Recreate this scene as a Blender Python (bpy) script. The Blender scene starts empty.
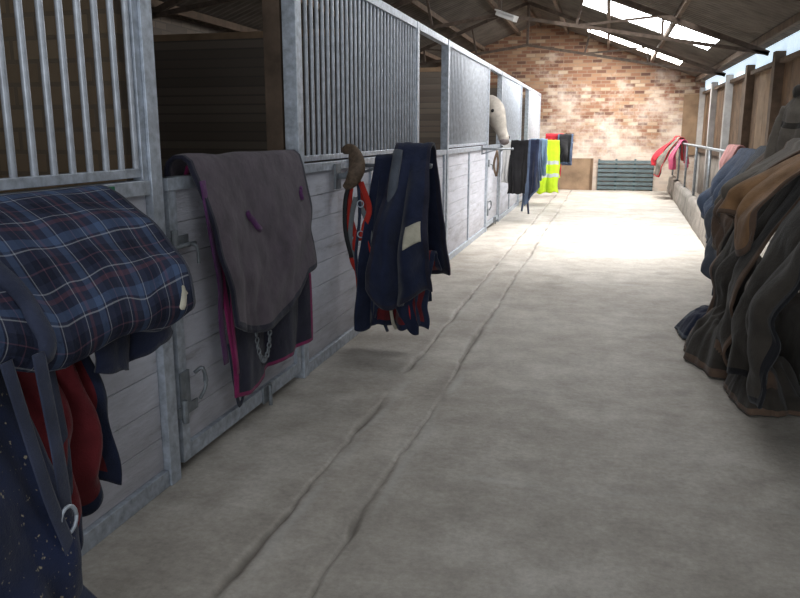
import bpy, bmesh, math, random
from math import pi, sin, cos
from mathutils import Vector, Matrix, noise
V=Vector
random.seed(4)
sc=bpy.context.scene
try:
    sc.view_settings.view_transform='Standard'
except Exception: pass

# ---------------------------------------------------------------- materials
def newmat(name):
    m=bpy.data.materials.new(name); m.use_nodes=True
    nt=m.node_tree; nt.nodes.clear()
    o=nt.nodes.new('ShaderNodeOutputMaterial'); p=nt.nodes.new('ShaderNodeBsdfPrincipled')
    nt.links.new(p.outputs[0],o.inputs[0])
    return m,nt,p
def N(nt,t,**k):
    n=nt.nodes.new(t)
    for a,b in k.items(): setattr(n,a,b)
    return n
def c4(c): return (c[0],c[1],c[2],1)
def ramp(nt,fac,stops,interp='LINEAR'):
    r=N(nt,'ShaderNodeValToRGB'); r.color_ramp.interpolation=interp
    e=r.color_ramp.elements
    while len(e)<len(stops): e.new(0.5)
    for k,(p,c) in enumerate(stops):
        e[k].position=p; e[k].color=c4(c)
    nt.links.new(fac,r.inputs[0]); return r.outputs[0]
def noi(nt,vec,scale,detail=4,rough=.6):
    n=N(nt,'ShaderNodeTexNoise'); n.inputs['Scale'].default_value=scale
    n.inputs['Detail'].default_value=detail; n.inputs['Roughness'].default_value=rough
    if vec is not None: nt.links.new(vec,n.inputs['Vector'])
    return n.outputs['Fac']
def mix(nt,f,a,b,bt='MIX'):
    m=N(nt,'ShaderNodeMix',data_type='RGBA',blend_type=bt)
    if isinstance(f,(int,float)): m.inputs[0].default_value=f
    else: nt.links.new(f,m.inputs[0])
    for s,i in ((a,6),(b,7)):
        if isinstance(s,tuple): m.inputs[i].default_value=c4(s)
        else: nt.links.new(s,m.inputs[i])
    return m.outputs[2]
def mth(nt,op,a,b=None,c=None):
    m=N(nt,'ShaderNodeMath',operation=op)
    for s,i in ((a,0),(b,1),(c,2)):
        if s is None: continue
        if isinstance(s,(int,float)): m.inputs[i].default_value=s
        else: nt.links.new(s,m.inputs[i])
    return m.outputs[0]
def bump(nt,p,h,strength=.3,dist=.01):
    b=N(nt,'ShaderNodeBump'); b.inputs['Strength'].default_value=strength; b.inputs['Distance'].default_value=dist
    nt.links.new(h,b.inputs['Height']); nt.links.new(b.outputs[0],p.inputs['Normal'])
def simple(name,col,rough=.8,metal=0,var=.25,scale=8,bs=.2,bscale=60,dist=.003,dark=None,spec=.3):
    m,nt,p=newmat(name)
    tc=N(nt,'ShaderNodeTexCoord').outputs['Object']
    n=noi(nt,tc,scale,5)
    lo=tuple(x*(1-var) for x in col) if dark is None else dark
    hi=tuple(min(1,x*(1+var)) for x in col)
    nt.links.new(ramp(nt,n,[(.3,lo),(.7,hi)]),p.inputs['Base Color'])
    p.inputs['Roughness'].default_value=rough; p.inputs['Metallic'].default_value=metal
    p.inputs['Specular IOR Level'].default_value=spec
    if bs: bump(nt,p,noi(nt,tc,bscale,3),bs,dist)
    return m
def clothm(name,col,var=.3,speck=None,rough=.95):
    m,nt,p=newmat(name)
    tc=N(nt,'ShaderNodeTexCoord'); ob=tc.outputs['Object']
    n=noi(nt,ob,7,5)
    c=ramp(nt,n,[(.3,tuple(x*(1-var) for x in col)),(.7,tuple(min(1,x*(1+var)) for x in col))])
    if speck:
        s=ramp(nt,noi(nt,ob,70,2,.5),[(.66,(0,0,0)),(.72,(1,1,1))])
        c=mix(nt,s,c,speck)
    nt.links.new(c,p.inputs['Base Color']); p.inputs['Roughness'].default_value=rough
    p.inputs['Specular IOR Level'].default_value=.12
    p.inputs['Sheen Weight'].default_value=.12
    h=mth(nt,'ADD',noi(nt,ob,14,5),mth(nt,'MULTIPLY',noi(nt,ob,220,2),.2))
    bump(nt,p,h,.5,.016)
    return m
def emis(name,col,st):
    m,nt,p=newmat(name)
    p.inputs['Base Color'].default_value=c4((.7,.75,.75))
    p.inputs['Emission Color'].default_value=c4(col); p.inputs['Emission Strength'].default_value=st
    return m

STEEL=simple('galvanised_steel',(.42,.46,.52),.5,.45,.3,25,.15,80,.001,spec=.5)
STEELD=simple('dull_steel',(.22,.24,.26),.55,.5,.3,20,.15,80,.001)
BAR=simple('bar_steel',(.50,.53,.58),.45,.4,.2,20,0,spec=.5)
RUST=simple('rusty_steel',(.10,.075,.06),.8,.2,.35,14)
TIMBER=simple('old_timber',(.10,.07,.05),.85,0,.35,6)
PLY=simple('brown_ply',(.11,.068,.04),.85,0,.4,4)
TAN=simple('tan_board',(.20,.135,.085),.85,0,.3,3)
CONC=simple('kerb_concrete',(.25,.225,.20),.92,0,.35,4,.6,30,.015)
PIER=simple('pale_concrete',(.36,.35,.34),.9,0,.25,4,.4,40,.008)
BLACK=simple('black_rubber',(.012,.012,.014),.6)
LEATHER=simple('worn_leather',(.11,.075,.05),.6,0,.5,30,.5,60,.006)
ROPE=simple('rope_cream',(.45,.42,.34),.9)
GREEN=simple('green_plate',(.02,.16,.08),.5)
WHITEP=simple('white_plastic',(.6,.6,.6),.4,0,.05)
STRAPN=clothm('navy_webbing',(.03,.036,.062))
STRAPR=clothm('red_webbing',(.38,.03,.022))
GREYW=clothm('grey_webbing',(.16,.17,.18))
C_GREY=clothm('grey_purple_cloth',(.085,.068,.083))
C_GREYD=clothm('dark_lining_cloth',(.020,.020,.034))
C_FUCH=clothm('fuchsia_trim',(.21,.02,.09))
C_PURP=clothm('purple_webbing',(.09,.03,.10))
C_NAVY=clothm('navy_cloth',(.015,.020,.044))
C_NAVYS=clothm('navy_straw_cloth',(.012,.018,.048),speck=(.3,.26,.18))
C_MAR=clothm('maroon_cloth',(.12,.016,.02))
C_CREAM=clothm('cream_patch',(.45,.42,.33))
C_BLUE=clothm('denim_blue_cloth',(.065,.09,.145))
C_BLUEG=clothm('greyblue_cloth',(.075,.085,.105))
C_BROWN=clothm('brown_cloth',(.105,.068,.048))
C_OLIVE=clothm('olive_cloth',(.040,.034,.028))
C_TAUPE=clothm('taupe_cloth',(.135,.115,.095))
C_ORANGE=clothm('tan_cloth',(.21,.115,.055))
C_BLACK=clothm('black_cloth',(.012,.012,.014))
C_HIVIS=clothm('hivis_cloth',(.55,.75,.03),.1)
C_SILV=clothm('reflective_tape',(.5,.52,.5),.1)
C_RED=clothm('red_cloth',(.38,.02,.03))
C_PINK=clothm('pink_cloth',(.50,.08,.16))
C_PALEP=clothm('pale_pink_cloth',(.5,.25,.24))
C_SKY=clothm('pale_blue_cloth',(.2,.3,.42))
C_WHITE=clothm('white_cloth',(.5,.5,.5),.1)
GLOW=emis('rooflight_far',(.95,.98,1),16)
GLOWB=emis('rooflight_end',(1,.97,.93),36)
GLOW2=emis('rooflight_mid',(1,.98,.96),16)
GLOW3=emis('rooflight_near',(.92,.96,1),2.6)
EAVE=emis('eave_glazing',(.66,.84,1),.85)

def plankmat():
    m,nt,p=newmat('whitewashed_planks')
    ob=N(nt,'ShaderNodeTexCoord').outputs['Object']
    mp=N(nt,'ShaderNodeMapping'); mp.inputs['Scale'].default_value=(1,.5,3); nt.links.new(ob,mp.inputs[0])
    n=noi(nt,mp.outputs[0],5,8,.7)
    c=ramp(nt,n,[(.25,(.28,.27,.29)),(.42,(.50,.51,.57)),(.8,(.68,.69,.77))])
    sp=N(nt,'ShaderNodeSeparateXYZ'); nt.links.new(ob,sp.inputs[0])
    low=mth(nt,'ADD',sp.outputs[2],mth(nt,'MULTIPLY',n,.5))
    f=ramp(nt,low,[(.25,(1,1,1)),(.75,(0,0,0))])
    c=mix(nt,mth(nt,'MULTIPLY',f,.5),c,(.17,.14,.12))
    sc1=ramp(nt,noi(nt,ob,16,6,.8),[(.60,(0,0,0)),(.70,(1,1,1))])
    c=mix(nt,mth(nt,'MULTIPLY',sc1,.35),c,(.2,.19,.2))
    nt.links.new(c,p.inputs['Base Color']); p.inputs['Roughness'].default_value=.85
    bump(nt,p,noi(nt,mp.outputs[0],30,4),.5,.008)
    return m
PLANK=plankmat()
def brickmat(name,c1,c2,mort,lightpatch,axes):
    m,nt,p=newmat(name)
    ob=N(nt,'ShaderNodeTexCoord').outputs['Object']
    sp=N(nt,'ShaderNodeSeparateXYZ'); nt.links.new(ob,sp.inputs[0])
    cb=N(nt,'ShaderNodeCombineXYZ'); nt.links.new(sp.outputs[axes],cb.inputs[0]); nt.links.new(sp.outputs[2],cb.inputs[1])
    b=N(nt,'ShaderNodeTexBrick'); nt.links.new(cb.outputs[0],b.inputs['Vector'])
    b.inputs['Scale'].default_value=1; b.inputs['Brick Width'].default_value=.235; b.inputs['Row Height'].default_value=.085
    b.inputs['Mortar Size'].default_value=.009; b.inputs['Bias'].default_value=0
    b.inputs['Color1'].default_value=c4((0,0,0)); b.inputs['Color2'].default_value=c4((1,1,1)); b.inputs['Mortar'].default_value=c4((.5,.5,.5))
    c=ramp(nt,b.outputs['Color'],[(0,c1[0]),(.25,c1[1]),(.5,c1[2]),(.75,c2[0]),(1,c2[1])])
    n=noi(nt,cb.outputs[0],1.1,5,.65)
    c=mix(nt,mth(nt,'MULTIPLY',b.outputs['Fac'],.8),c,mort)
    if lightpatch:  # paler low down: whitish bricks, plus reflected glow put into the colour
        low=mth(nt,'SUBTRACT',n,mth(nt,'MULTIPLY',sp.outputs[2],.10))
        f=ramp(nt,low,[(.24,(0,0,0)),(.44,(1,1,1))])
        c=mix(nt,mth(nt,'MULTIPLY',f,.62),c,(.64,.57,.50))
    else:
        c=mix(nt,mth(nt,'MULTIPLY',n,.5),c,(.1,.09,.08))
    nt.links.new(c,p.inputs['Base Color']); p.inputs['Roughness'].default_value=.9
    bump(nt,p,mth(nt,'SUBTRACT',1,b.outputs['Fac']),.5,.01)
    return m
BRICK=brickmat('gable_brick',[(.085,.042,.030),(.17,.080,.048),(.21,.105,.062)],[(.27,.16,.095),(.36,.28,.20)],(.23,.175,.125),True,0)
BRICKD=brickmat('inner_blockwork',[(.10,.08,.065),(.12,.095,.075),(.135,.105,.085)],[(.155,.12,.095),(.17,.14,.11)],(.085,.07,.06),False,1)
BRICKP=brickmat('partition_blockwork',[(.28,.19,.11),(.30,.21,.12),(.32,.22,.13)],[(.34,.24,.14),(.36,.26,.16)],(.2,.15,.1),False,0)

def floormat():
    m,nt,p=newmat('worn_concrete')
    ob=N(nt,'ShaderNodeTexCoord').outputs['Object']
    n1=noi(nt,ob,.8,7,.7); n2=noi(nt,ob,4,8,.72); n3=noi(nt,ob,38,6,.75)
    c=ramp(nt,n1,[(.3,(.235,.215,.19)),(.5,(.325,.303,.275)),(.7,(.42,.40,.375))])
    c=mix(nt,.7,c,ramp(nt,n2,[(.28,(.42,.40,.375)),(.5,(.70,.685,.66)),(.72,(1,1,.99))]),'MULTIPLY')
    c=mix(nt,.35,c,ramp(nt,n3,[(.3,(.28,.28,.28)),(.7,(.76,.76,.76))]),'OVERLAY')
    c=mix(nt,1.0,c,(1.40,1.39,1.37),'MULTIPLY')
    v=N(nt,'ShaderNodeTexVoronoi'); v.inputs['Scale'].default_value=1.3
    dv=N(nt,'ShaderNodeVectorMath',operation='ADD'); nt.links.new(ob,dv.inputs[0])
    nn_=N(nt,'ShaderNodeTexNoise'); nn_.inputs['Scale'].default_value=6; nt.links.new(ob,nn_.inputs['Vector'])
    sc_=N(nt,'ShaderNodeVectorMath',operation='SCALE'); sc_.inputs['Scale'].default_value=.25; nt.links.new(nn_.outputs['Color'],sc_.inputs[0])
    nt.links.new(sc_.outputs[0],dv.inputs[1]); nt.links.new(dv.outputs[0],v.inputs['Vector'])
    st=ramp(nt,v.outputs['Distance'],[(.05,(1,1,1)),(.16,(0,0,0))])
    c=mix(nt,mth(nt,'MULTIPLY',st,.38),c,(.13,.12,.105))
    chip=ramp(nt,noi(nt,ob,18,6,.75),[(.64,(0,0,0)),(.74,(1,1,1))])
    c=mix(nt,mth(nt,'MULTIPLY',chip,.32),c,(.54,.53,.51))
    at=N(nt,'ShaderNodeAttribute',attribute_name='dirt')
    c=mix(nt,at.outputs['Fac'],c,(.085,.070,.056))
    al=N(nt,'ShaderNodeAttribute',attribute_name='laitance')
    c=mix(nt,al.outputs['Fac'],c,(.52,.51,.49))
    nt.links.new(c,p.inputs['Base Color']); p.inputs['Roughness'].default_value=.66
    p.inputs['Specular IOR Level'].default_value=.4
    bump(nt,p,mth(nt,'ADD',mth(nt,'MULTIPLY',n3,.35),mth(nt,'MULTIPLY',n2,2.0)),.5,.009)
    return m
FLOOR=floormat()
ROOF=simple('fibre_cement_sheet',(.10,.085,.072),.9,0,.3,3)

def plaid():
    m,nt,p=newmat('tartan_cloth')
    uv=N(nt,'ShaderNodeTexCoord').outputs['UV']
    sp=N(nt,'ShaderNodeSeparateXYZ'); nt.links.new(uv,sp.inputs[0])
    base=(.018,.022,.042); bl=(.045,.07,.13); wh=(.22,.23,.25); rd=(.07,.035,.05); dk=(.008,.01,.02)
    st=[(0,base),(.16,bl),(.30,base),(.335,wh),(.355,base),(.50,dk),(.62,rd),(.64,dk),(.76,base),(.85,wh),(.865,base),(.93,rd)]
    a=ramp(nt,mth(nt,'FRACT',mth(nt,'DIVIDE',sp.outputs[0],.21)),st,'CONSTANT')
    b=ramp(nt,mth(nt,'FRACT',mth(nt,'DIVIDE',sp.outputs[1],.21)),st,'CONSTANT')
    c=mix(nt,.5,a,b)
    c=mix(nt,1.0,c,(1.5,1.5,1.5),'MULTIPLY')
    nt.links.new(c,p.inputs['Base Color']); p.inputs['Roughness'].default_value=.9
    p.inputs['Specular IOR Level'].default_value=.15
    ob=N(nt,'ShaderNodeTexCoord').outputs['Object']
    bump(nt,p,noi(nt,ob,12,5),.6,.03)
    return m
PLAID=plaid()

# ---------------------------------------------------------------- mesh builder
def cat(pts,k=6):
    pts=[V(p) for p in pts]; out=[]
    P=[pts[0]*2-pts[1]]+pts+[pts[-1]*2-pts[-2]]
    for i in range(1,len(P)-2):
        for j in range(k):
            t=j/k; a,b,c,d=P[i-1],P[i],P[i+1],P[i+2]
            out.append(.5*((2*b)+(c-a)*t+(2*a-5*b+4*c-d)*t*t+(3*b-a-3*c+d)*t**3))
    out.append(pts[-1]); return out
class MB:
    def __init__(s): s.v=[];s.f=[];s.m=[];s.s=[];s.uv=[];s.mats=[]
    def mi(s,m):
        if m not in s.mats: s.mats.append(m)
        return s.mats.index(m)
    def add(s,vs,fs,mat,smooth=False,uvs=None):
        o=len(s.v); s.v+= [tuple(v) for v in vs]; s.uv+= uvs if uvs else [(0,0)]*len(vs)
        for k,f in enumerate(fs):
            s.f.append([o+i for i in f]); s.m.append(s.mi(mat[k] if isinstance(mat,list) else mat)); s.s.append(smooth)
    def box(s,x0,x1,y0,y1,z0,z1,mat):
        vs=[(x,y,z) for x in (x0,x1) for y in (y0,y1) for z in (z0,z1)]
        s.add(vs,[(0,1,3,2),(4,6,7,5),(0,4,5,1),(2,3,7,6),(0,2,6,4),(1,5,7,3)],mat)
    def beam(s,p0,p1,w,h,mat,ref=(0,0,1)):
        p0=V(p0);p1=V(p1); d=(p1-p0).normalized(); r=V(ref)
        if abs(d.dot(r))>.98: r=V((0,1,0))
        a=d.cross(r).normalized()*w/2; b=a.cross(d).normalized()*h/2
        vs=[p+a*i+b*j for p in (p0,p1) for i in (-1,1) for j in (-1,1)]
        s.add(vs,[(0,1,3,2),(4,6,7,5),(0,4,5,1),(2,3,7,6),(0,2,6,4),(1,5,7,3)],mat)
    def sweep(s,pts,ra,rb,mat,ref=(0,0,1),seg=10,smooth=True):
        pts=[V(p) for p in pts]; n=len(pts)
        ra=ra if isinstance(ra,(list,tuple)) else [ra]*n; rb=rb if isinstance(rb,(list,tuple)) else [rb]*n
        vs=[]; ref=V(ref)
        for i,p in enumerate(pts):
            t=(pts[min(i+1,n-1)]-pts[max(i-1,0)]).normalized()
            a=t.cross(ref)
            if a.length<.05: a=t.cross(V((.3,1,.2)))
            a.normalize(); b=a.cross(t).normalized()
            for k in range(seg):
                q=2*pi*k/seg; vs.append(p+a*cos(q)*ra[i]+b*sin(q)*rb[i])
        fs=[(i*seg+k,i*seg+(k+1)%seg,(i+1)*seg+(k+1)%seg,(i+1)*seg+k) for i in range(n-1) for k in range(seg)]
        fs.append(tuple(range(seg-1,-1,-1))); fs.append(tuple((n-1)*seg+k for k in range(seg)))
        s.add(vs,fs,mat,smooth)
    def cyl(s,p0,p1,r,mat,seg=8): s.sweep([p0,p1],r,r,mat,seg=seg)
    def ball(s,c,r,mat,seg=12,sq=(1,1,1)):
        c=V(c); vs=[];fs=[]; R=8
        for i in range(R+1):
            th=pi*i/R
            for k in range(seg):
                q=2*pi*k/seg; vs.append(c+V((r*sq[0]*sin(th)*cos(q),r*sq[1]*sin(th)*sin(q),r*sq[2]*cos(th))))
        for i in range(R):
            for k in range(seg): fs.append((i*seg+k,(i+1)*seg+k,(i+1)*seg+(k+1)%seg,i*seg+(k+1)%seg))
        s.add(vs,fs,mat,True)
    def grid(s,P,matf,uvf=None):
        n=len(P);m=len(P[0]); vs=[p for r in P for p in r]; fs=[];ms=[]
        for i in range(n-1):
            for j in range(m-1):
                fs.append((i*m+j,(i+1)*m+j,(i+1)*m+j+1,i*m+j+1)); ms.append(matf(i,j))
        s.add(vs,fs,ms,True,[uvf(i,j) for i in range(n) for j in range(m)] if uvf else None)
    def done(s,name,solid=0,bevel=0,recalc=False,remesh=0,weld=False):
        me=bpy.data.meshes.new(name); me.from_pydata(s.v,[],s.f)
        for m in s.mats: me.materials.append(m)
        me.polygons.foreach_set('material_index',s.m); me.polygons.foreach_set('use_smooth',s.s)
        ul=me.uv_layers.new(name='UVMap')
        for l in me.loops: ul.data[l.index].uv=s.uv[l.vertex_index]
        if recalc or not solid:
            bm=bmesh.new(); bm.from_mesh(me); bmesh.ops.recalc_face_normals(bm,faces=bm.faces); bm.to_mesh(me); bm.free()
        me.update()
        ob=bpy.data.objects.new(name,me); sc.collection.objects.link(ob)
        if remesh:
            r=ob.modifiers.new('r','REMESH'); r.mode='VOXEL'; r.voxel_size=remesh; r.use_smooth_shade=True
            sm=ob.modifiers.new('s','SMOOTH'); sm.factor=.6; sm.iterations=6
        if solid:
            so=ob.modifiers.new('t','SOLIDIFY'); so.thickness=solid; so.offset=0
        if bevel:
            be=ob.modifiers.new('b','BEVEL'); be.width=bevel; be.segments=2; be.limit_method='ANGLE'
        return ob
def nz(x,y,z=0): return noise.noise(V((x,y,z)))

def drape(b,O,A,Nn,w,front,back,mat,trim=None,tw=.03,r=.04,out=.04,amp=.03,fr=3,gather=.08,seed=0,hem=None,nu=56,rise=None,stripes=None,crum=.008,sag=0):
    O=V(O);A=V(A).normalized();Nn=V(Nn).normalized(); a=pi*r/2
    nf=max(6,int(front/.018)); nb=max(3,int(back/.035)); na=5
    S=[-(a+back*(1-i/nb)) for i in range(nb)]+[-a+2*a*i/na for i in range(na+1)]+[a+front*(i+1)/nf for i in range(nf)]
    P=[]
    for i in range(nu+1):
        u=i/nu; row=[]
        h=hem(u) if hem else 1+.05*nz(u*3+seed,seed)
        rz=(rise(u) if rise else 0)+.012*nz(u*5+seed*3,2)
        for s_ in S:
            if s_<-a:
                t=(-s_-a)/max(back,.01); f=amp*.6*t*(1+sin(2*pi*fr*u+seed*1.7)); n=-r-f-out*.3*t; z=-(-s_-a)
            elif s_<=a:
                q=s_/r; n=r*sin(q); z=r*cos(q); t=0
            else:
                t=(s_-a)/front; L=(s_-a)*h
                k=min(1,t*1.6)**.9
                ph=2*pi*fr*u+seed+2.2*nz(u*2.0,t*.8,seed)
                sh=1-abs(sin(ph/2))**.9
                f=amp*k*2*(1-sh)+amp*1.3*k*(nz(u*4+seed,t*1.2,seed)+.5)
                f+=crum*k*(2.5*abs(nz(u*w*5,t*front*2.2,seed+3))+.6*nz(u*w*14,t*front*5,seed))
                f+=sag*k*(nz(u*w*3+t,t*front*5+u*2,seed+9)+.4)
                n=r+out*sin(min(1,t*1.3)*pi/2)+f; z=-L
            tt=0 if abs(s_)<=a else t
            y=(u-.5)*w*(1-gather*tt)+.04*nz(t*3,seed,u*3)*tt
            pt=O+A*y+Nn*n+V((0,0,z+rz))
            row.append(pt)
        P.append(row)
    m=len(S); du=w/nu
    def mf(i,j):
        if trim and (i*du<tw or (nu-1-i)*du<tw or (S[-1]-S[j+1])<tw-.001 or (j<1 and back>.1)): return trim
        if stripes:
            for (s0,s1,mm) in stripes:
                if s0<=(S[j]-a)/front<s1: return mm
        return mat
    b.grid(P,mf,lambda i,j:(i*du,S[j]))
    return P
def ribbon(b,pts,w,mat,ref,th=.003,k=5):
    b.sweep(cat(pts,k),w/2,th,mat,ref=ref,seg=8)

# ---------------------------------------------------------------- room shell
XL=-5.2; XR=2.2; YB=20.6; YF=-4.0; XRID=-1.7
def rz(x): return 4.10-.385*abs(x-XRID)
def xr(y): return 1.02+.0245*y

grooves=[(-1.12,.011,1.0),(-.83,.010,.9)]
xs=[-5.3,-4,-3,-2.3,-1.9,-1.7,-1.55,-1.4,-1.3]
x=-1.24
while x<-.70: xs.append(x); x+=.008
xs+=[-.68+.07*i for i in range(42)]
ys=[YF-6,YF-3]+[YF+.5*i for i in range(9)]
y=.5
while y<YB+.3: ys.append(y); y+=.022+.006*max(0,y-3)
vs=[];dirt=[];lait=[]
for yy in ys:
    for xx in xs:
        z=.005*nz(xx*1.3,yy*1.3,1)+.002*nz(xx*5,yy*5,2); d=0; l_=0
        for gx,gw,gd in grooves:
            cx=gx+.03*nz(yy*.9,gx*9)+.016*nz(yy*4,gx*5)+.008*nz(yy*13,gx)
            w=gw*(1+1.6*nz(yy*3.1,gx*3+4)+.8*nz(yy*9,gx)); w=max(w,.006)
            e=math.exp(-((xx-cx)/w)**2); s=max(0,gd*(.72+1.0*nz(yy*1.1,gx+7)+.7*nz(yy*5,gx)))
            s=min(1,s)
            z-=.020*e*s+.004*math.exp(-((xx-cx)/.05)**2)*s
            d=max(d,e*s*.8)
            d=max(d,.24*math.exp(-((xx-cx+.02)/.07)**2)*(.5+nz(yy*2,xx*8)))
            l_=max(l_,.5*math.exp(-((xx-cx-.045)/.03)**2)*max(0,nz(yy*3,gx*4,xx*20)+.2))
        for yj,sl in ((3.02,.02),(7.6,-.01),(12.2,0)):
            if xx>-.8:
                yc_=yj+sl*xx+.03*nz(xx*3,yj)
                l_=max(l_,.4*math.exp(-((yy-yc_)/.02)**2)*max(0,.4+nz(xx*4,yj)))
                z-=.003*math.exp(-((yy-yc_)/.02)**2)
        vs.append((xx,yy,z)); dirt.append(min(1,max(0,d))); lait.append(min(1,max(0,l_)))
n=len(xs)
fs=[(i*n+j,i*n+j+1,(i+1)*n+j+1,(i+1)*n+j) for i in range(len(ys)-1) for j in range(n-1)]
me=bpy.data.meshes.new('floor'); me.from_pydata(vs,[],fs); me.materials.append(FLOOR)
at=me.attributes.new('dirt','FLOAT','POINT'); at.data.foreach_set('value',dirt)
at=me.attributes.new('laitance','FLOAT','POINT'); at.data.foreach_set('value',lait)
me.polygons.foreach_set('use_smooth',[True]*len(fs)); me.update()
fo=bpy.data.objects.new('floor',me); sc.collection.objects.link(fo)

def gable(name,y0,y1,mat,x0=XL,x1=XR,door=None):
    b=MB()
    vs=[]
    for yy in (y0,y1):
        vs+=[(x0,yy,-.05),(x1,yy,-.05),(x1,yy,rz(x1)+.13),(XRID,yy,rz(XRID)+.13),(x0,yy,rz(x0)+.13)]
    b.add(vs,[(0,1,2,3,4),(9,8,7,6,5),(0,5,6,1),(1,6,7,2),(2,7,8,3),(3,8,9,4),(4,9,5,0)],mat)
    return b.done(name)
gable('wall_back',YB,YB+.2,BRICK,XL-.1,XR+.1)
b=MB(); b.box(XL-.2,XL,YF,YB,-.05,rz(XL)+.12,BRICKD); b.done('wall_left')
b=MB(); b.box(XL-.2,-2.2,YF-.2,YF,-.05,2.75,BRICKD); b.box(1.7,XR+.2,YF-.2,YF,-.05,2.6,BRICKD); b.done('wall_front')
b=MB()
b.box(XR,XR+.12,YF,YB,-.05,1.0,CONC)
yy=YF+.3; k=0
while yy<YB:
    y1=min(yy+2.2,YB)
    m=[PLY,TAN,TIMBER][k%3]
    yb=yy
    while yb<y1-.05:
        b.box(XR+.02,XR+.06,yb+.006,min(yb+.55,y1)-.006,1.0,2.42,m if (int(yb*7)%3) else PLY); yb+=.55
    b.box(XR-.10,XR+.1,yy-.10,yy+.10,-.05,2.50,PIER if yy>15 else TIMBER)
    yy+=2.2;k+=1
b.box(XR-.06,XR+.02,YF,YB,.98,1.08,TIMBER); b.box(XR-.05,XR+.07,YF,YB,2.34,2.40,TIMBER)
b.box(XR-.45,XR-.02,YB-.06,YB-.02,.9,2.35,TAN)
b.done('wall_right')
b=MB(); P=[]
for i in range(int((YB-YF)/.025)):
    yy=YF+i*.025; o=.02*sin(yy*2*pi/.15)
    P.append([(XR+.03+o,yy,2.40),(XR+.03+o,yy,rz(XR)+.08)])
b.grid(P,lambda i,j:EAVE); b.done('window_1')

lights=[(-.6,1.58,13.8,15.5,GLOW),(-.6,1.55,17.8,19.4,GLOWB),(-1.3,.75,9.0,10.4,GLOW2),(-1.2,1.6,4.6,5.8,GLOW3),(-1.2,1.6,.3,1.5,GLOW3)]
b=MB()
for side in (0,1):
    xs2=[XRID+(XR+.25-XRID)*i/26 for i in range(27)] if side else [XRID-(XRID-XL+.25)*i/8 for i in range(9)]
    ny=int((YB-YF)/.0375)+2; P=[]
    for i in range(ny+1):
        yy=YF+i*.0375; o=.022*sin(yy*2*pi/.15)
        P.append([(x_,yy,rz(x_)+.09+o) for x_ in xs2])
    vs=[p for r in P for p in r]; m=len(xs2); fs=[]
    for i in range(ny):
        for j in range(m-1):
            cx=(xs2[j]+xs2[j+1])/2; cy=YF+(i+.5)*.0375
            if side and any(l[0]<cx<l[1] and l[2]<cy<l[3] for l in lights): continue
            fs.append((i*m+j,(i+1)*m+j,(i+1)*m+j+1,i*m+j+1))
    b.add(vs,fs,ROOF,True)
b.done('ceiling')
for k,l in enumerate(lights):
    b=MB(); P=[]
    nn=int((l[3]-l[2]+.1)/.0375)
    for i in range(nn+1):
        yy=l[2]-.05+i*.0375; o=.022*sin(yy*2*pi/.15)
        P.append([(x_,yy,rz(x_)+.10+o) for x_ in (l[0]-.08,(l[0]+l[1])/2,l[1]+.08)])
    b.grid(P,lambda i,j:l[4]); b.done('skylight' )
b=MB()
for x_ in (-5.0,-4.1,-3.2,-2.3,-1.8,-1.1,-.1,.9,2.0):
    b.box(x_-.03,x_+.03,YF,YB,rz(x_)-.03,rz(x_)+.06,TIMBER)
b.done('roof_purlins')
for ty in (-.5,3.8,8.1,12.4,16.7):
    b=MB(); R=lambda x_:rz(x_)-.08
    A_=(XL+.05,ty,R(XL+.05)); C_=(XR-.05,ty,R(XR-.05)); T=(XRID,ty,R(XRID)); K=(XRID,ty,3.20)
    w=.05
    for p,q in ((A_,T),(T,C_)): b.beam(p,q,w,.07,RUST)
    b.beam(A_,K,w,w,RUST); b.beam(C_,K,w,w,RUST); b.beam(T,K,w,w,RUST)
    for sgn in (-1,1):
        for f1,f2 in ((.33,.30),(.62,.30),(.62,.62)):
            xt=XRID+sgn*3.85*f1*(.91 if sgn<0 else 1); xb=XRID+sgn*3.85*f2*(.91 if sgn<0 else 1)
            e=A_ if sgn<0 else C_
            tb=(xb-XRID)/(e[0]-XRID); zb=3.20+(e[2]-3.20)*tb
            b.beam((xt,ty,R(xt)),(xb,ty,zb),.035,.035,RUST)
    b.done('roof_truss')
b=MB()
b.beam((-1.70,12.22,3.20),(-1.42,12.12,3.08),.14,.07,WHITEP); b.beam((-1.71,12.21,3.24),(-1.41,12.10,3.12),.18,.02,WHITEP); b.cyl((-1.58,12.2,3.16),(-1.58,12.38,3.17),.015,RUST)
b.done('floodlight',bevel=.008)

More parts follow.
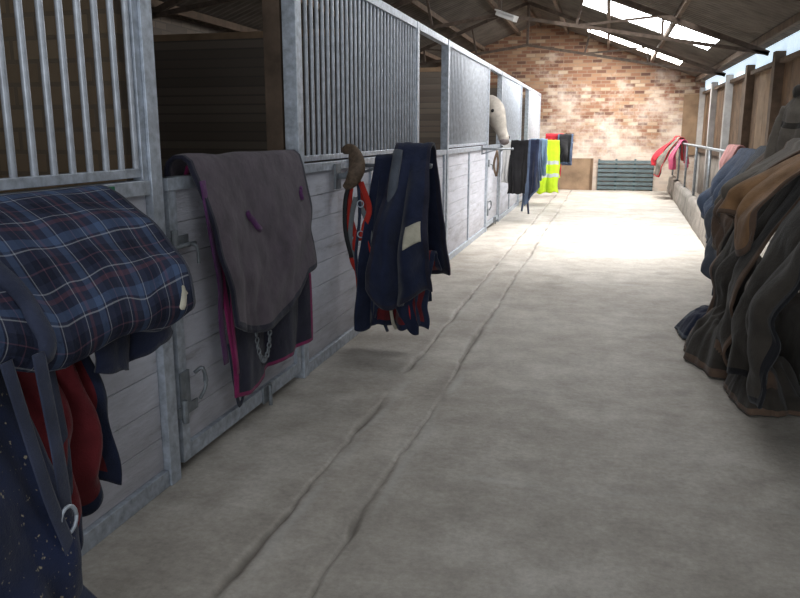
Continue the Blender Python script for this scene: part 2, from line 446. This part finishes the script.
# ---------------------------------------------------------------- stable fronts
XF=-1.7; HR=1.258; HT=2.395
def post(b,y,h=HT,w=.075): b.box(XF-.05,XF+.03,y-w/2,y+w/2,0,h,STEEL)
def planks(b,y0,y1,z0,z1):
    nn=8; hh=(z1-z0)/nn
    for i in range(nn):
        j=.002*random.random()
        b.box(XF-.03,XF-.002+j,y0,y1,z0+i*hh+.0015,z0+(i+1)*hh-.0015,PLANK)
def panel(y0,y1,label=False):
    b=MB(); post(b,y0+.04); post(b,y1-.04)
    b.box(XF-.04,XF+.02,y0+.08,y1-.08,.0,.07,STEEL)
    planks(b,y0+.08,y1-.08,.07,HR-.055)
    b.box(XF-.04,XF+.025,y0+.08,y1-.08,HR-.055,HR,STEEL)
    b.box(XF-.025,XF+.012,y0+.08,y1-.08,HR+.012,HR+.045,STEEL)
    b.box(XF-.04,XF+.025,y0+.0,y1-.0,HT-.06,HT,STEEL)
    b.box(XF-.022,XF+.018,y0+.08,y0+.115,HR,HT,STEEL); b.box(XF-.022,XF+.018,y1-.115,y1-.08,HR,HT,STEEL)
    nb=int((y1-y0-.24)/.09)
    for i in range(nb+1):
        yy=y0+.13+(y1-y0-.26)*i/nb
        b.cyl((XF,yy,HR+.03),(XF,yy,HT-.05),.0125,BAR,8)
    if (y1-y0)>2:
        ym=(y0+y1)/2; b.box(XF-.03,XF+.018,ym-.025,ym+.025,.05,HR-.05,STEEL)
    if label:
        b.box(XF+.026,XF+.030,y1-.37,y1-.31,HR-.042,HR-.008,GREEN)
    b.done('grille_panel',bevel=.003)
def door(y0,y1):
    b=MB(); h=HR
    for yy in (y0+.035,y1-.035): b.box(XF-.035,XF+.02,yy-.03,yy+.03,.05,h,STEEL)
    b.box(XF-.035,XF+.02,y0+.06,y1-.06,.05,.12,STEEL); b.box(XF-.035,XF+.025,y0+.0,y1-.0,h-.05,h,STEEL)
    planks(b,y0+.065,y1-.065,.12,h-.05)
    b.box(XF-.04,XF+.025,y0,y1,HT-.06,HT,STEEL)
    for z in (.28,1.0):
        b.cyl((XF+.035,y0+.01,z-.05),(XF+.035,y0+.01,z+.05),.014,STEELD)
        b.box(XF+.02,XF+.028,y0-.03,y0+.13,z-.022,z+.022,STEELD)
    b.cyl((XF+.04,y0-.03,.98),(XF+.04,y0+.16,.98),.01,STEELD)
    b.sweep(cat([(XF+.04,y0+.12,.98),(XF+.07,y0+.12,.97),(XF+.075,y0+.12,.90)],4),.007,.007,STEELD)
    b.box(XF+.02,XF+.03,y0+.0,y0+.07,.30,.45,STEELD)
    b.sweep(cat([(XF+.025,y0+.12,.42),(XF+.06,y0+.13,.44),(XF+.065,y0+.14,.36),(XF+.04,y0+.13,.30)],4),.012,.008,STEELD)
    yk=y1-.5
    b.box(XF+.02,XF+.03,yk-.05,yk+.05,.04,.13,STEELD); b.cyl((XF+.045,yk,.02),(XF+.045,yk,.13),.01,STEELD)
    b.done('stall_door',bevel=.003)
doors=[(2.74,4.08),(7.04,8.32),(11.4,12.7),(15.8,17.1)]
pans=[(-1.6,2.70),(4.10,7.02),(8.34,11.38),(12.72,15.78),(17.12,20.2)]
for i,(a_,c_) in enumerate(pans): panel(a_,c_,i==0)
for a_,c_ in doors: door(a_,c_)
for i,y_ in enumerate((-1.65,2.68,7.03,11.39,15.79,20.25)):
    b=MB()
    b.box(XL+.002,XF-.07,y_-.07,y_+.03,-.01,2.3,BRICKP if i<2 else BRICKD)
    b.box(XL+.002,XF-.07,y_-.075,y_+.035,2.3,2.36,TAN)
    b.done('wall_partition')
b=MB(); b.box(XF-.16,XF-.06,4.10,4.18,0,3.6,TIMBER); b.done('timber_post')

# ---------------------------------------------------------------- rug arms
def arm(b,y,x1=-1.05,z=1.22):
    b.box(XF+.03,XF+.04,y-.03,y+.03,z-.08,z+.05,STEELD)
    b.cyl((XF+.035,y,z),(x1,y,z),.013,STEELD); b.cyl((XF+.035,y,z-.07),(XF+.25,y,z-.005),.009,STEELD)
    b.ball((x1,y,z),.018,STEELD)

# tartan rug on the near rail
b=MB(); sec=[(-.06,1.05),(-.045,1.17),(0,1.245),(.07,1.240),(.16,1.20),(.25,1.135),(.33,1.045),(.38,.965),(.39,.905),(.355,.87),(.29,.88),(.23,.91),(.16,.94),(.1,.96)]
S=cat([(p[0],0,p[1]) for p in sec],6); P=[]; ny=90; L=[0]
for i in range(1,len(S)): L.append(L[-1]+(S[i]-S[i-1]).length)
for i in range(ny+1):
    u=i/ny; row=[]
    for j,s_ in enumerate(S):
        n_=s_.x; z=s_.z; yend=2.29-.26*max(0,n_)
        y_=.75+(yend-.75)*u+.02*nz(j*.12,5)*u
        k=max(0,min(1,n_*3))
        wv=.035*nz(y_*3.0,j*.05,3)+.012*sin(y_*9+j*.08)+.022*nz(y_*7,j*.16,4)-.012*abs(nz(y_*5+j*.1,j*.11,9))
        low=max(0,min(1,(j-28)/20))
        z2=z+k*wv + low*.11*max(0,min(1,(1.6-y_)/.4)) + low*.02*sin(y_*6)
        nn_=n_*(1+.07*nz(y_*2,7)-.04*max(0,(y_-1.9)))
        row.append((XF+.03+nn_,y_,z2))
    P.append(row)
def mf(i,j):
    return C_NAVY if i>=ny-1 or (54<=j<=57) else PLAID
b.grid(P,mf,lambda i,j:(i/ny*1.6,L[j]))
st=[]
for j in range(14,58,3):
    p=V(P[int(44+(j-14)*.10)][j]); st.append(p+V((.012,0,.012)))
b.sweep(cat(st,3),.020,.004,STRAPN,ref=(1,0,.3),seg=8)
b.sweep(cat([(-1.36,2.10,.975),(-1.32,2.11,.985),(-1.285,2.13,.95),(-1.275,2.11,.90),(-1.29,2.12,.92),(-1.28,2.14,.94)],5),.009,.009,ROPE)
b.done('tartan_horse_rug',solid=.022)
b=MB()
drape(b,(XF+.03,1.07,1.14),(0,1,0),(1,0,0),.96,1.0,.3,C_NAVYS,C_NAVY,r=.06,out=.24,amp=.035,fr=2.5,gather=.05,seed=2,nu=70,crum=.02,sag=.05)
b.done('navy_horse_rug',solid=.014)
b=MB()
drape(b,(XF+.03,1.70,1.10),(0,1,0),(1,0,0),.36,.78,.2,C_MAR,C_NAVY,r=.05,out=.15,amp=.035,fr=2.6,gather=.25,seed=5,nu=70,crum=.02,sag=.06,hem=lambda u:1-.15*u+.03*sin(u*14))
b.done('maroon_stable_rug',solid=.010)
b=MB()
drape(b,(XF+.03,2.0,1.10),(0,1,0),(1,0,0),.46,.34,.2,C_NAVY,None,r=.05,out=.20,amp=.02,fr=1.5,gather=.15,seed=8,nu=36,hem=lambda u:1.1-.3*abs(u-.4))
b.done('navy_under_rug',solid=.012)
b=MB()
ribbon(b,[(-1.26,1.46,.93),(-1.24,1.47,.65),(-1.26,1.50,.45),(-1.27,1.49,.25),(-1.25,1.53,.14)],.045,STRAPN,(1,0,0))
ribbon(b,[(-1.28,1.38,.93),(-1.24,1.42,.6),(-1.23,1.48,.35),(-1.26,1.47,.12)],.04,STRAPN,(1,0,0))
ribbon(b,[(-1.36,1.60,.92),(-1.35,1.63,.6),(-1.36,1.62,.35),(-1.38,1.61,.2)],.032,STRAPN,(1,0,0))
ribbon(b,[(-1.24,1.49,.30),(-1.21,1.53,.22),(-1.18,1.60,.10),(-1.14,1.66,.02)],.035,STRAPN,(1,0,0))
b.sweep([( -1.235,1.475+.03*cos(q),.50+.035*sin(q)) for q in [2*pi*i/14 for i in range(15)]],.005,.005,STEEL,ref=(1,0,0))
b.done('surcingle_straps')

# grey rug on first door
b=MB(); yc=3.50
drape(b,(XF-.008,yc+.02,HR+.005),(0,1,0),(1,0,0),1.02,.96,.25,C_GREYD,C_FUCH,tw=.018,r=.045,out=.03,amp=.022,fr=2.2,gather=.08,seed=1,nu=80,hem=lambda u:1.06-.04*u+.015*sin(u*9))
b.done('dark_lined_horse_rug',solid=.01)
b=MB()
P=drape(b,(XF-.008,yc-.02,HR+.02),(0,1,0),(1,0,0),1.20,.76,.35,C_GREY,C_GREYD,tw=.02,r=.06,out=.06,amp=.020,fr=1.3,gather=.14,seed=4,nu=90,hem=lambda u:.88+.18*sin(pi*min(1,u*1.2))**.8-.13*u,crum=.008,sag=.02)
def on(P,u,v,off=.014):
    i=int(u*(len(P)-1)); j=int(v*(len(P[0])-1)); return V(P[i][j])+V((off,0,0))
for (u0,v0,u1,v1) in ((.33,.46,.40,.55),(.88,.50,.90,.44)):
    b.sweep([on(P,u0+(u1-u0)*t/5,v0+(v1-v0)*t/5) for t in range(6)],.010,.003,C_PURP,ref=(1,0,0),seg=8)
b.done('grey_horse_rug',solid=.016)
b=MB()
ribbon(b,[(XF+.09,2.90,1.24),(XF+.11,2.92,1.0),(XF+.11,2.97,.8),(XF+.09,3.0,.62),(XF+.10,3.01,.42)],.05,C_PURP,(1,0,0))
ribbon(b,[(XF+.11,3.03,.95),(XF+.13,3.03,.8),(XF+.12,3.05,.6),(XF+.13,3.06,.36)],.03,C_FUCH,(1,0,0))
for i in range(15):
    q=pi*i/14; b.sweep([(XF+.135+.004*cos(t)*(i%2),3.33+.075*cos(q)+.010*cos(t),.50-.15*sin(q)+.015*sin(t)) for t in [2*pi*j/8 for j in range(9)]],.0045,.0045,STEELD,ref=(1,0,0),seg=5)
ribbon(b,[(XF+.09,3.06,.5),(XF+.10,3.08,.3),(XF+.09,3.14,.18),(XF+.10,3.19,.26)],.03,STRAPN,(1,0,0))
b.done('rug_leg_straps')

# saddle bracket with worn leather pad
b=MB()
path=cat([(XF+.07,4.75,1.32),(XF+.13,4.72,1.33),(XF+.17,4.70,1.28),(XF+.18,4.69,1.21),(XF+.14,4.70,1.13),(XF+.09,4.72,1.09)],5)
nn=len(path); b.sweep(path,[.022+.033*sin(pi*i/(nn-1)) for i in range(nn)],[.012+.010*sin(pi*i/(nn-1)) for i in range(nn)],LEATHER,ref=(0,1,.4),seg=12)
path=cat([(XF+.04,4.74,1.16),(XF+.10,4.72,1.17),(XF+.17,4.70,1.22)],5)
b.sweep(path,.02,.010,STEELD,ref=(0,1,0),seg=10)
b.box(XF+.026,XF+.04,4.69,4.79,1.08,1.24,STEELD)
b.done('saddle_bracket')

# navy rug on an arm + head collar
b=MB(); arm(b,5.02,-1.12); b.done('rug_arm')
b=MB()
drape(b,(-1.35,5.05,1.225),(1,0,0),(0,-1,0),.28,1.04,.95,C_NAVY,None,r=.06,out=.12,amp=.045,fr=2.4,gather=-.5,seed=3,nu=70,hem=lambda u:.95+.10*sin(u*7+1),crum=.015,sag=.05)
P=drape(b,(-1.22,5.02,1.265),(1,0,0),(0,-1,0),.24,1.0,.8,C_NAVY,C_GREYD,tw=.02,r=.10,out=.22,amp=.05,fr=1.8,gather=-.75,seed=7,nu=70,hem=lambda u:.80+.10*sin(u*5)+.10*u,crum=.015,sag=.07)
ribbon(b,[(-1.30,4.88,1.32),(-1.31,4.76,1.05),(-1.29,4.68,.8),(-1.26,4.66,.5),(-1.24,4.68,.35)],.045,C_BLUEG,(0,1,0),th=.008)
b.done('navy_quilted_rug',solid=.020)
b=MB()
drape(b,(-1.26,5.04,.60),(1,0,0),(0,-1,0),.36,.42,.1,C_MAR,C_NAVY,r=.05,out=.12,amp=.045,fr=2,gather=-.1,seed=9,nu=36,crum=.015)
for k_ in range(5):
    x0=-1.40+.06*k_
    ribbon(b,[(x0,4.84,.48),(x0+.01,4.78,.36),(x0+.03,4.77,.22),(x0+.045,4.80,.14+.02*k_)],.014,C_CREAM if k_==1 else (STRAPR if k_==3 else STRAPN),(0,1,0))
b.done('maroon_rug_lining',solid=.01)
b=MB(); rows=[]
for i in range(46,64):
    rows.append([V(P[i][j])+V((0,-.016,0)) for j in range(53,62)])
b.grid(rows,lambda i,j:C_CREAM); b.done('cream_rug_patch',solid=.006)
b=MB()
hx=-1.60
def loop(pts,w,m): ribbon(b,pts+[pts[0]],w,m,(0,1,.0),th=.005)
loop([(hx,4.88,1.19),(hx+.07,4.87,1.0),(hx+.09,4.87,.82),(hx+.02,4.87,.75),(hx-.03,4.87,.9),(hx-.03,4.88,1.08)],.042,STRAPR)
loop([(hx+.02,4.85,1.02),(hx+.10,4.84,.86),(hx+.12,4.84,.70),(hx+.03,4.84,.60),(hx-.02,4.84,.72),(hx-.01,4.85,.9)],.036,GREYW)
loop([(hx+.04,4.84,.80),(hx+.11,4.84,.66),(hx+.07,4.84,.50),(hx-.01,4.84,.62)],.042,STRAPR)
ribbon(b,[(hx+.06,4.83,1.12),(hx+.12,4.82,.95),(hx+.08,4.82,.8),(hx+.12,4.82,.65)],.04,STRAPR,(0,1,0))
ribbon(b,[(hx+.0,4.86,1.15),(hx-.04,4.85,.8),(hx+.02,4.85,.5),(hx+.03,4.85,.20)],.022,STRAPR,(0,1,0),th=.008)
ribbon(b,[(hx+.03,4.86,1.16),(hx+.05,4.83,.9),(hx+.02,4.83,.6),(hx+.07,4.83,.32)],.022,STRAPN,(0,1,0),th=.008)
ribbon(b,[(hx-.01,4.86,1.16),(hx-.05,4.84,1.0),(hx-.05,4.83,.8),(hx-.01,4.83,.62)],.03,BLACK,(0,1,0))
b.cyl((hx+.01,4.90,1.24),(hx+.01,4.88,1.16),.012,STEELD)
for z_ in (.78,.62,.98):
    b.sweep([(hx+.06+.022*cos(q),4.82,z_+.022*sin(q)) for q in [2*pi*i/12 for i in range(13)]],.004,.004,STEEL,ref=(0,1,0),seg=6)
b.done('head_collar')

# rugs further along
b=MB(); arm(b,10.75,-1.25); b.done('rug_arm')
b=MB(); ribbon(b,[(-1.45,10.7,1.2),(-1.43,10.68,1.0),(-1.45,10.68,.85)],.03,LEATHER,(0,1,0)); ribbon(b,[(-1.45,10.7,1.2),(-1.49,10.68,1.0),(-1.45,10.68,.85)],.03,LEATHER,(0,1,0)); b.done('leather_bridle')
b=MB(); arm(b,12.75); b.done('rug_arm')
b=MB(); drape(b,(-1.56,12.7,1.25),(1,0,0),(0,-1,0),.12,.60,.4,C_WHITE,None,r=.05,out=.05,amp=.02,fr=1.5,seed=2,nu=20); b.done('white_towel',solid=.01)
b=MB(); drape(b,(-1.36,12.74,1.26),(1,0,0),(0,-1,0),.28,.78,.6,C_BLACK,None,r=.06,out=.1,amp=.04,fr=1.6,gather=-.1,seed=6,nu=30)
b.done('black_coat',solid=.014)
b=MB(); drape(b,(-1.12,12.76,1.27),(1,0,0),(0,-1,0),.20,.98,.6,C_NAVY,C_BLUE,r=.06,out=.14,amp=.04,fr=1.5,gather=-.1,seed=3,nu=30,hem=lambda u:1-.3*u)
ribbon(b,[(-1.18,12.55,.6),(-1.19,12.54,.4),(-1.17,12.55,.16)],.02,STRAPN,(0,1,0)); ribbon(b,[(-1.27,12.57,.6),(-1.26,12.54,.4),(-1.28,12.55,.2)],.02,C_BLUE,(0,1,0))
b.done('navy_turnout_rug',solid=.014)
b=MB(); arm(b,14.4,-1.1); b.done('rug_arm')
b=MB(); drape(b,(-1.2,14.4,1.27),(1,0,0),(0,-1,0),.30,.6,.6,C_SKY,None,r=.06,out=.05,amp=.03,fr=1.7,seed=3,nu=30); b.done('pale_blue_rug',solid=.014)
b=MB(); arm(b,16.4,-.98); b.done('rug_arm')
b=MB(); drape(b,(-1.13,16.38,1.22),(1,0,0),(0,-1,0),.36,.98,.7,C_HIVIS,None,r=.07,out=.14,amp=.05,fr=1.8,gather=-.2,seed=8,nu=36,stripes=[(.35,.42,C_SILV),(.6,.67,C_SILV)])
b.sweep(cat([(-1.3,16.25,1.25),(-1.36,16.15,1.0),(-1.33,16.1,.75)],4),.06,.05,C_HIVIS,ref=(0,1,0)); b.done('hivis_jacket',solid=.014)
b=MB(); arm(b,18.4,-.75); b.done('rug_arm')
b=MB(); drape(b,(-1.18,18.4,1.32),(1,0,0),(0,-1,0),.40,.85,.6,C_RED,None,r=.10,out=.08,amp=.05,fr=1.6,seed=1,nu=30); b.done('red_jacket',solid=.014)
b=MB(); drape(b,(-.93,18.35,1.30),(1,0,0),(0,-1,0),.34,.55,.6,C_BLACK,C_BLUE,r=.11,out=.12,amp=.05,fr=1.6,seed=5,nu=30); b.done('black_jacket',solid=.014)

# ---------------------------------------------------------------- back wall items
b=MB(); b.beam((-.82,YB-.10,.0),(-.82,YB-.03,.80),1.0,.03,TAN,ref=(0,1,0))
for x_ in (-1.28,-.36): b.beam((x_,YB-.13,.0),(x_,YB-.055,.80),.06,.03,PLY,ref=(0,1,0))
b.done('wooden_board')
SL=simple('bluegrey_slats',(.085,.115,.125),.7)
b=MB()
for i in range(7): b.box(-.2,1.15,YB-.09,YB-.05,.03+i*.108,.03+i*.108+.075,SL)
for x_ in (-.2,.22,.68,1.11): b.box(x_,x_+.05,YB-.05,YB-.01,0,.79,SL)
b.done('slatted_pallet')

# ---------------------------------------------------------------- right hand side
b=MB()
y0,y1=-2.0,YB-.05
NY=120; P=[]
prof=[(0,0),(-.01,.1),(0,.2),(.0,.3),(.012,.38),(.05,.405),(.11,.405),(.15,.38),(.16,.2),(.16,0)]
for i in range(NY+1):
    yy=y0+(y1-y0)*i/NY
    P.append([(xr(yy)+dx+.012*nz(yy*1.5,dz*6),yy,dz+(.012*nz(yy*1.2,5) if dz>.3 else 0)) for dx,dz in prof])
b.grid(P,lambda i,j:CONC); b.done('kerb_wall')
h=.40
b=MB()
b.cyl((xr(y0)+.08,y0,1.22),(xr(y1)+.08,y1,1.22),.02,STEELD,10)
yy=-1.6
while yy<y1:
    b.cyl((xr(yy)+.08,yy,h-.0),(xr(yy)+.08,yy,1.23),.02,STEELD,10); yy+=2.2
b.done('metal_railing')

def rail_rug(name,y,w,front,back,mat,trim=None,**k):
    b=MB(); dz=k.pop('dz',0); k.setdefault('crum',.015); k.setdefault('nu',80); k.setdefault('sag',.07)
    drape(b,(xr(y)+.08,y,1.235+dz),(0,1,0),(-1,0,0),w,front,back,mat,trim,**k)
    b.done(name,solid=.016); return b
rail_rug('blue_horse_rug',7.60,1.35,.92,.5,C_BLUE,C_BLUEG,r=.05,out=.15,amp=.04,fr=2.6,seed=1,hem=lambda u:1.05-.40*u)
rail_rug('greyblue_horse_rug',6.75,.75,.95,.5,C_BLUEG,None,dz=.03,r=.06,out=.18,amp=.045,fr=1.8,seed=4,hem=lambda u:.8+.35*(1-u))
rail_rug('brown_horse_rug',6.25,.75,.85,.5,C_BROWN,C_TAUPE,dz=.05,r=.06,out=.20,amp=.045,fr=1.6,seed=3,gather=.2,hem=lambda u:1.05-.3*u)
rail_rug('navy_turnout_rug',5.85,.75,1.12,.4,C_NAVY,C_BLUE,r=.05,out=.18,amp=.05,fr=1.8,seed=6,gather=-.1)
rail_rug('beige_fleece_rug',5.58,.5,.50,.4,C_TAUPE,C_BROWN,dz=.09,r=.07,out=.20,amp=.04,fr=1.4,seed=2,gather=.25,hem=lambda u:.7+.5*abs(u-.4))
rail_rug('olive_turnout_rug',5.15,.95,1.18,.5,C_OLIVE,C_BROWN,dz=.03,r=.06,out=.24,amp=.055,fr=1.9,seed=9,gather=-.05)
rail_rug('tan_fleece_rug',4.98,.6,.55,.4,C_ORANGE,C_BROWN,dz=.07,r=.07,out=.26,amp=.045,fr=1.5,seed=12,gather=.1,hem=lambda u:.85+.2*sin(u*6))
rail_rug('black_turnout_rug',4.25,.9,1.12,.4,C_OLIVE,C_BLACK,dz=.02,r=.06,out=.22,amp=.05,fr=1.8,seed=14)
rail_rug('pale_pink_towel',8.95,.7,.24,.2,C_PALEP,None,dz=.03,r=.04,out=.02,amp=.015,fr=2,seed=2,sag=0)
rail_rug('pink_jacket',17.3,.6,.55,.5,C_PINK,None,dz=.0,r=.06,out=.06,amp=.04,fr=2,seed=2,sag=0)
rail_rug('grey_jacket',18.4,.8,.80,.5,C_TAUPE,C_RED,dz=.04,r=.07,out=.2,amp=.06,fr=2,seed=5)
rail_rug('red_jacket',19.3,.6,.6,.5,C_RED,None,dz=.06,r=.07,out=.22,amp=.06,fr=2,seed=7)

def heap(name,cx,cy,rx,ry,hh,mat,mat2,seed,rot=0):
    b=MB(); rows=[]; nr=46; na=110
    for i in range(nr+1):
        t=i/nr; row=[]
        for k in range(na+1):
            q=2*pi*k/na; c_,s_=cos(q),sin(q)
            rr=1+.30*nz(c_*1.6+seed,s_*1.6,seed)+.12*nz(c_*5,s_*5,seed)
            x_=c_*rx*rr*t; y_=s_*ry*rr*t
            x2=x_*cos(rot)-y_*sin(rot); y2=x_*sin(rot)+y_*cos(rot)
            base=hh*(1-t**2.2)
            wr=(1-abs(nz(x2*4+seed,y2*4,seed))*2)*.5+(1-abs(nz(x2*9,y2*7+seed,seed))*2.2)*.28+.1*nz(x2*22,y2*22)
            z=.012+max(0,base)+(.25*hh+.05)*wr*(1-t**6)
            row.append((cx+x2,cy+y2,max(.010,z)))
        rows.append(row)
    b.grid(rows,lambda i,j:mat2 if (i>nr-3 or nz(i*.05,j*.06,seed)>.35) else mat); b.done(name,solid=.012)
heap('crumpled_navy_rug',.82,5.78,.26,.36,.14,C_NAVY,C_BLUEG,3)
heap('crumpled_olive_rug',.82,5.15,.26,.46,.28,C_OLIVE,C_BROWN,7)
heap('crumpled_brown_rug',.90,4.45,.20,.38,.18,C_OLIVE,C_BROWN,12)

def coat(name,c,top,L,w,d,mat,mat2,face):
    b=MB(); c=V(c); F=V(face).normalized(); A=V((0,0,1)).cross(F).normalized(); nu=60
    rows=[]
    for j in range(40):
        t=j/39; hw=w*(.22+.78*min(1,t*5)**.6)*(.85+.25*t); dd=d*(.5+.5*min(1,t*4)); row=[]
        for i in range(nu+1):
            q=2*pi*i/nu; f=1+.14*min(1,t*2)*sin(q*7+3*nz(t*2,1))+.14*nz(cos(q)*2,sin(q)*2,t*3)+.08*nz(cos(q)*6,sin(q)*6,t*9)
            row.append(c+A*hw/2*cos(q)*f+F*(dd/2*sin(q)*f)+V((0,0,top-t*L-c.z+.02*sin(q*3)*t)))
        rows.append(row)
    b.grid(rows,lambda i,j:mat2 if 15<=i<=17 or i>36 else mat)
    for sg in (-1,1):
        p0=c+A*sg*w*.40; p0.z=top-.10
        pts=cat([p0,p0+A*sg*.07+F*.02+V((0,0,-.2)),p0+A*sg*.08+F*.05+V((0,0,-.42)),p0+A*sg*.06+F*.07+V((0,0,-.58))],7)
        b.sweep(pts,[.055*(1+.2*nz(i*.8,sg)) for i in range(len(pts))],[.04*(1+.25*nz(i*.7,sg,3)) for i in range(len(pts))],mat,ref=tuple(F),seg=12)
    cp=V((c.x,c.y,top+.0)); b.sweep([cp+A*.08*cos(q)+F*.06*sin(q)+V((0,0,.02*sin(q))) for q in [2*pi*i/14 for i in range(15)]],.02,.035,mat2,ref=(0,0,1),seg=8)
    b.done(name,solid=.01)
b=MB(); yp=6.0; b.box(xr(yp)+.24,xr(yp)+.33,yp-.045,yp+.045,0,1.76,TIMBER); b.cyl((xr(yp)+.12,yp,1.70),(xr(yp)+.26,yp,1.68),.012,STEELD); b.done('timber_coat_post',bevel=.004)
coat('grey_green_coat',(xr(yp)+.14,yp,1.2),1.70,.50,.42,.15,C_TAUPE,C_OLIVE,(-1,-.5,0))
# ---------------------------------------------------------------- horse
HORSE=simple('grey_horse_coat',(.42,.385,.345),.8,0,.35,7,.25,120,.003)
MUZ=simple('horse_muzzle_skin',(.13,.11,.11),.7)
b=MB(); hy=11.85
def HP(x_,z_,dy=0): return V((x_,hy+dy,z_))
def sw(pts,ra,rb,ref=(0,0,1),k=5):
    q=cat(pts,k)
    def ip(r): return [p.x for p in cat([(v,0,0) for v in r],k)]
    b.sweep(q,ip(ra),ip(rb),HORSE,ref=ref,seg=18)
sw([HP(-4.75,1.18),HP(-4.6,1.2),HP(-4.25,1.2),HP(-3.8,1.12),HP(-3.3,1.10),HP(-2.9,1.15),HP(-2.68,1.15),HP(-2.58,1.15)],[.08,.22,.29,.29,.28,.24,.18,.06],[.1,.26,.31,.29,.32,.32,.25,.08])
sw([HP(-2.95,1.22),HP(-2.6,1.42),HP(-2.25,1.62),HP(-1.98,1.77),HP(-1.80,1.83)],[.16,.13,.11,.09,.08],[.30,.26,.21,.17,.13])
sw([HP(-1.86,1.85),HP(-1.74,1.85,-.03),HP(-1.65,1.74,-.08),HP(-1.58,1.59,-.13),HP(-1.52,1.44,-.18),HP(-1.48,1.34,-.21),HP(-1.47,1.28,-.22)],[.07,.105,.125,.095,.072,.075,.045],[.09,.15,.18,.145,.095,.085,.045])
for dy in (-.075,.055):
    sw([HP(-1.80,1.91,dy),HP(-1.79,1.98,dy*1.15),HP(-1.76,2.08,dy*1.2)],[.04,.045,.010],[.024,.024,.008],ref=(1,0,0),k=3)
for dy in (-.15,.15):
    sw([HP(-2.85,1.05,dy),HP(-2.83,.8,dy),HP(-2.84,.5,dy),HP(-2.84,.42,dy),HP(-2.84,.15,dy),HP(-2.80,.07,dy),HP(-2.80,.01,dy)],[.11,.08,.05,.05,.035,.05,.06],[.13,.09,.055,.05,.035,.05,.06],ref=(1,0,0))
    sw([HP(-4.4,1.1,dy),HP(-4.3,.82,dy),HP(-4.5,.55,dy),HP(-4.52,.46,dy),HP(-4.45,.18,dy),HP(-4.42,.08,dy),HP(-4.42,.01,dy)],[.15,.11,.055,.05,.038,.05,.06],[.2,.14,.06,.055,.04,.05,.06],ref=(1,0,0))
horse=b.done('grey_horse',remesh=.02)
def child(bb,name,**k):
    o=bb.done(name,**k); o.parent=horse; return o
b=MB()
b.ball(HP(-1.66,1.755,-.20),.028,BLACK); b.ball(HP(-1.60,1.755,.025),.026,BLACK)
child(b,'eyes')
b=MB()
b.ball(HP(-1.455,1.37,-.255),.018,BLACK,sq=(.8,.6,1.2)); b.ball(HP(-1.41,1.37,-.175),.018,BLACK,sq=(.6,.8,1.2))
b.ball(HP(-1.475,1.315,-.218),.074,MUZ,sq=(1,1.05,.8)); child(b,'nostrils')
b=MB()
for i in range(26):
    t=i/25; x_=-1.78-.95*t; z_=1.97-.40*t+.02*sin(t*3)
    b.sweep(cat([(x_,hy,z_),(x_+.01,hy-.08,z_-.02),(x_+.02,hy-.14,z_-.14-.04*random.random())],4),.02,.008,GREYW,ref=(1,0,0),seg=6)
for i in range(4): b.sweep(cat([(-1.77,hy-.05+.025*i,1.98),(-1.66,hy-.07+.025*i,1.93),(-1.58,hy-.09+.025*i,1.83)],3),.012,.006,GREYW,ref=(0,1,0),seg=6)
child(b,'mane')
b=MB(); b.sweep(cat([HP(-4.74,1.3),HP(-4.86,1.2),HP(-4.9,.9),HP(-4.88,.5)],5),.05,.05,GREYW,ref=(1,0,0)); child(b,'tail')

# ---------------------------------------------------------------- light & camera
w=bpy.data.worlds.new('World'); sc.world=w; w.use_nodes=True
bg=w.node_tree.nodes['Background']; bg.inputs[0].default_value=(.76,.87,1,1); bg.inputs[1].default_value=1.0
def area(name,loc,rot,sx,sy,e,col,spread=pi):
    l=bpy.data.lights.new(name,'AREA'); l.shape='RECTANGLE'; l.size=sx; l.size_y=sy; l.energy=e; l.color=col; l.spread=spread
    o=bpy.data.objects.new(name,l); o.location=loc; o.rotation_euler=rot; sc.collection.objects.link(o)
area('doorway_daylight',(-.2,-3.7,1.5),(pi/2,0,0),3.6,2.6,145,(.9,.95,1))
area('floor_patch_fill',(.15,11.2,3.1),(0,0,0),2.0,3.0,125,(1,.98,.95),spread=1.6)  # added lamp, not a rooflight: brightens the mid-aisle floor patch

cam=bpy.data.cameras.new('camera'); cam.sensor_width=36; cam.lens=770/800*36; cam.clip_start=.05
co=bpy.data.objects.new('camera',cam); sc.collection.objects.link(co)
ps=math.atan(.264); th=math.atan(166/770)
F=V((-sin(ps)*cos(th),cos(ps)*cos(th),-sin(th))); R=V((cos(ps),sin(ps),0)); U=R.cross(F)
M=Matrix(((R.x,U.x,-F.x,0),(R.y,U.y,-F.y,0),(R.z,U.z,-F.z,1.433),(0,0,0,1)))
co.matrix_world=M
sc.camera=co
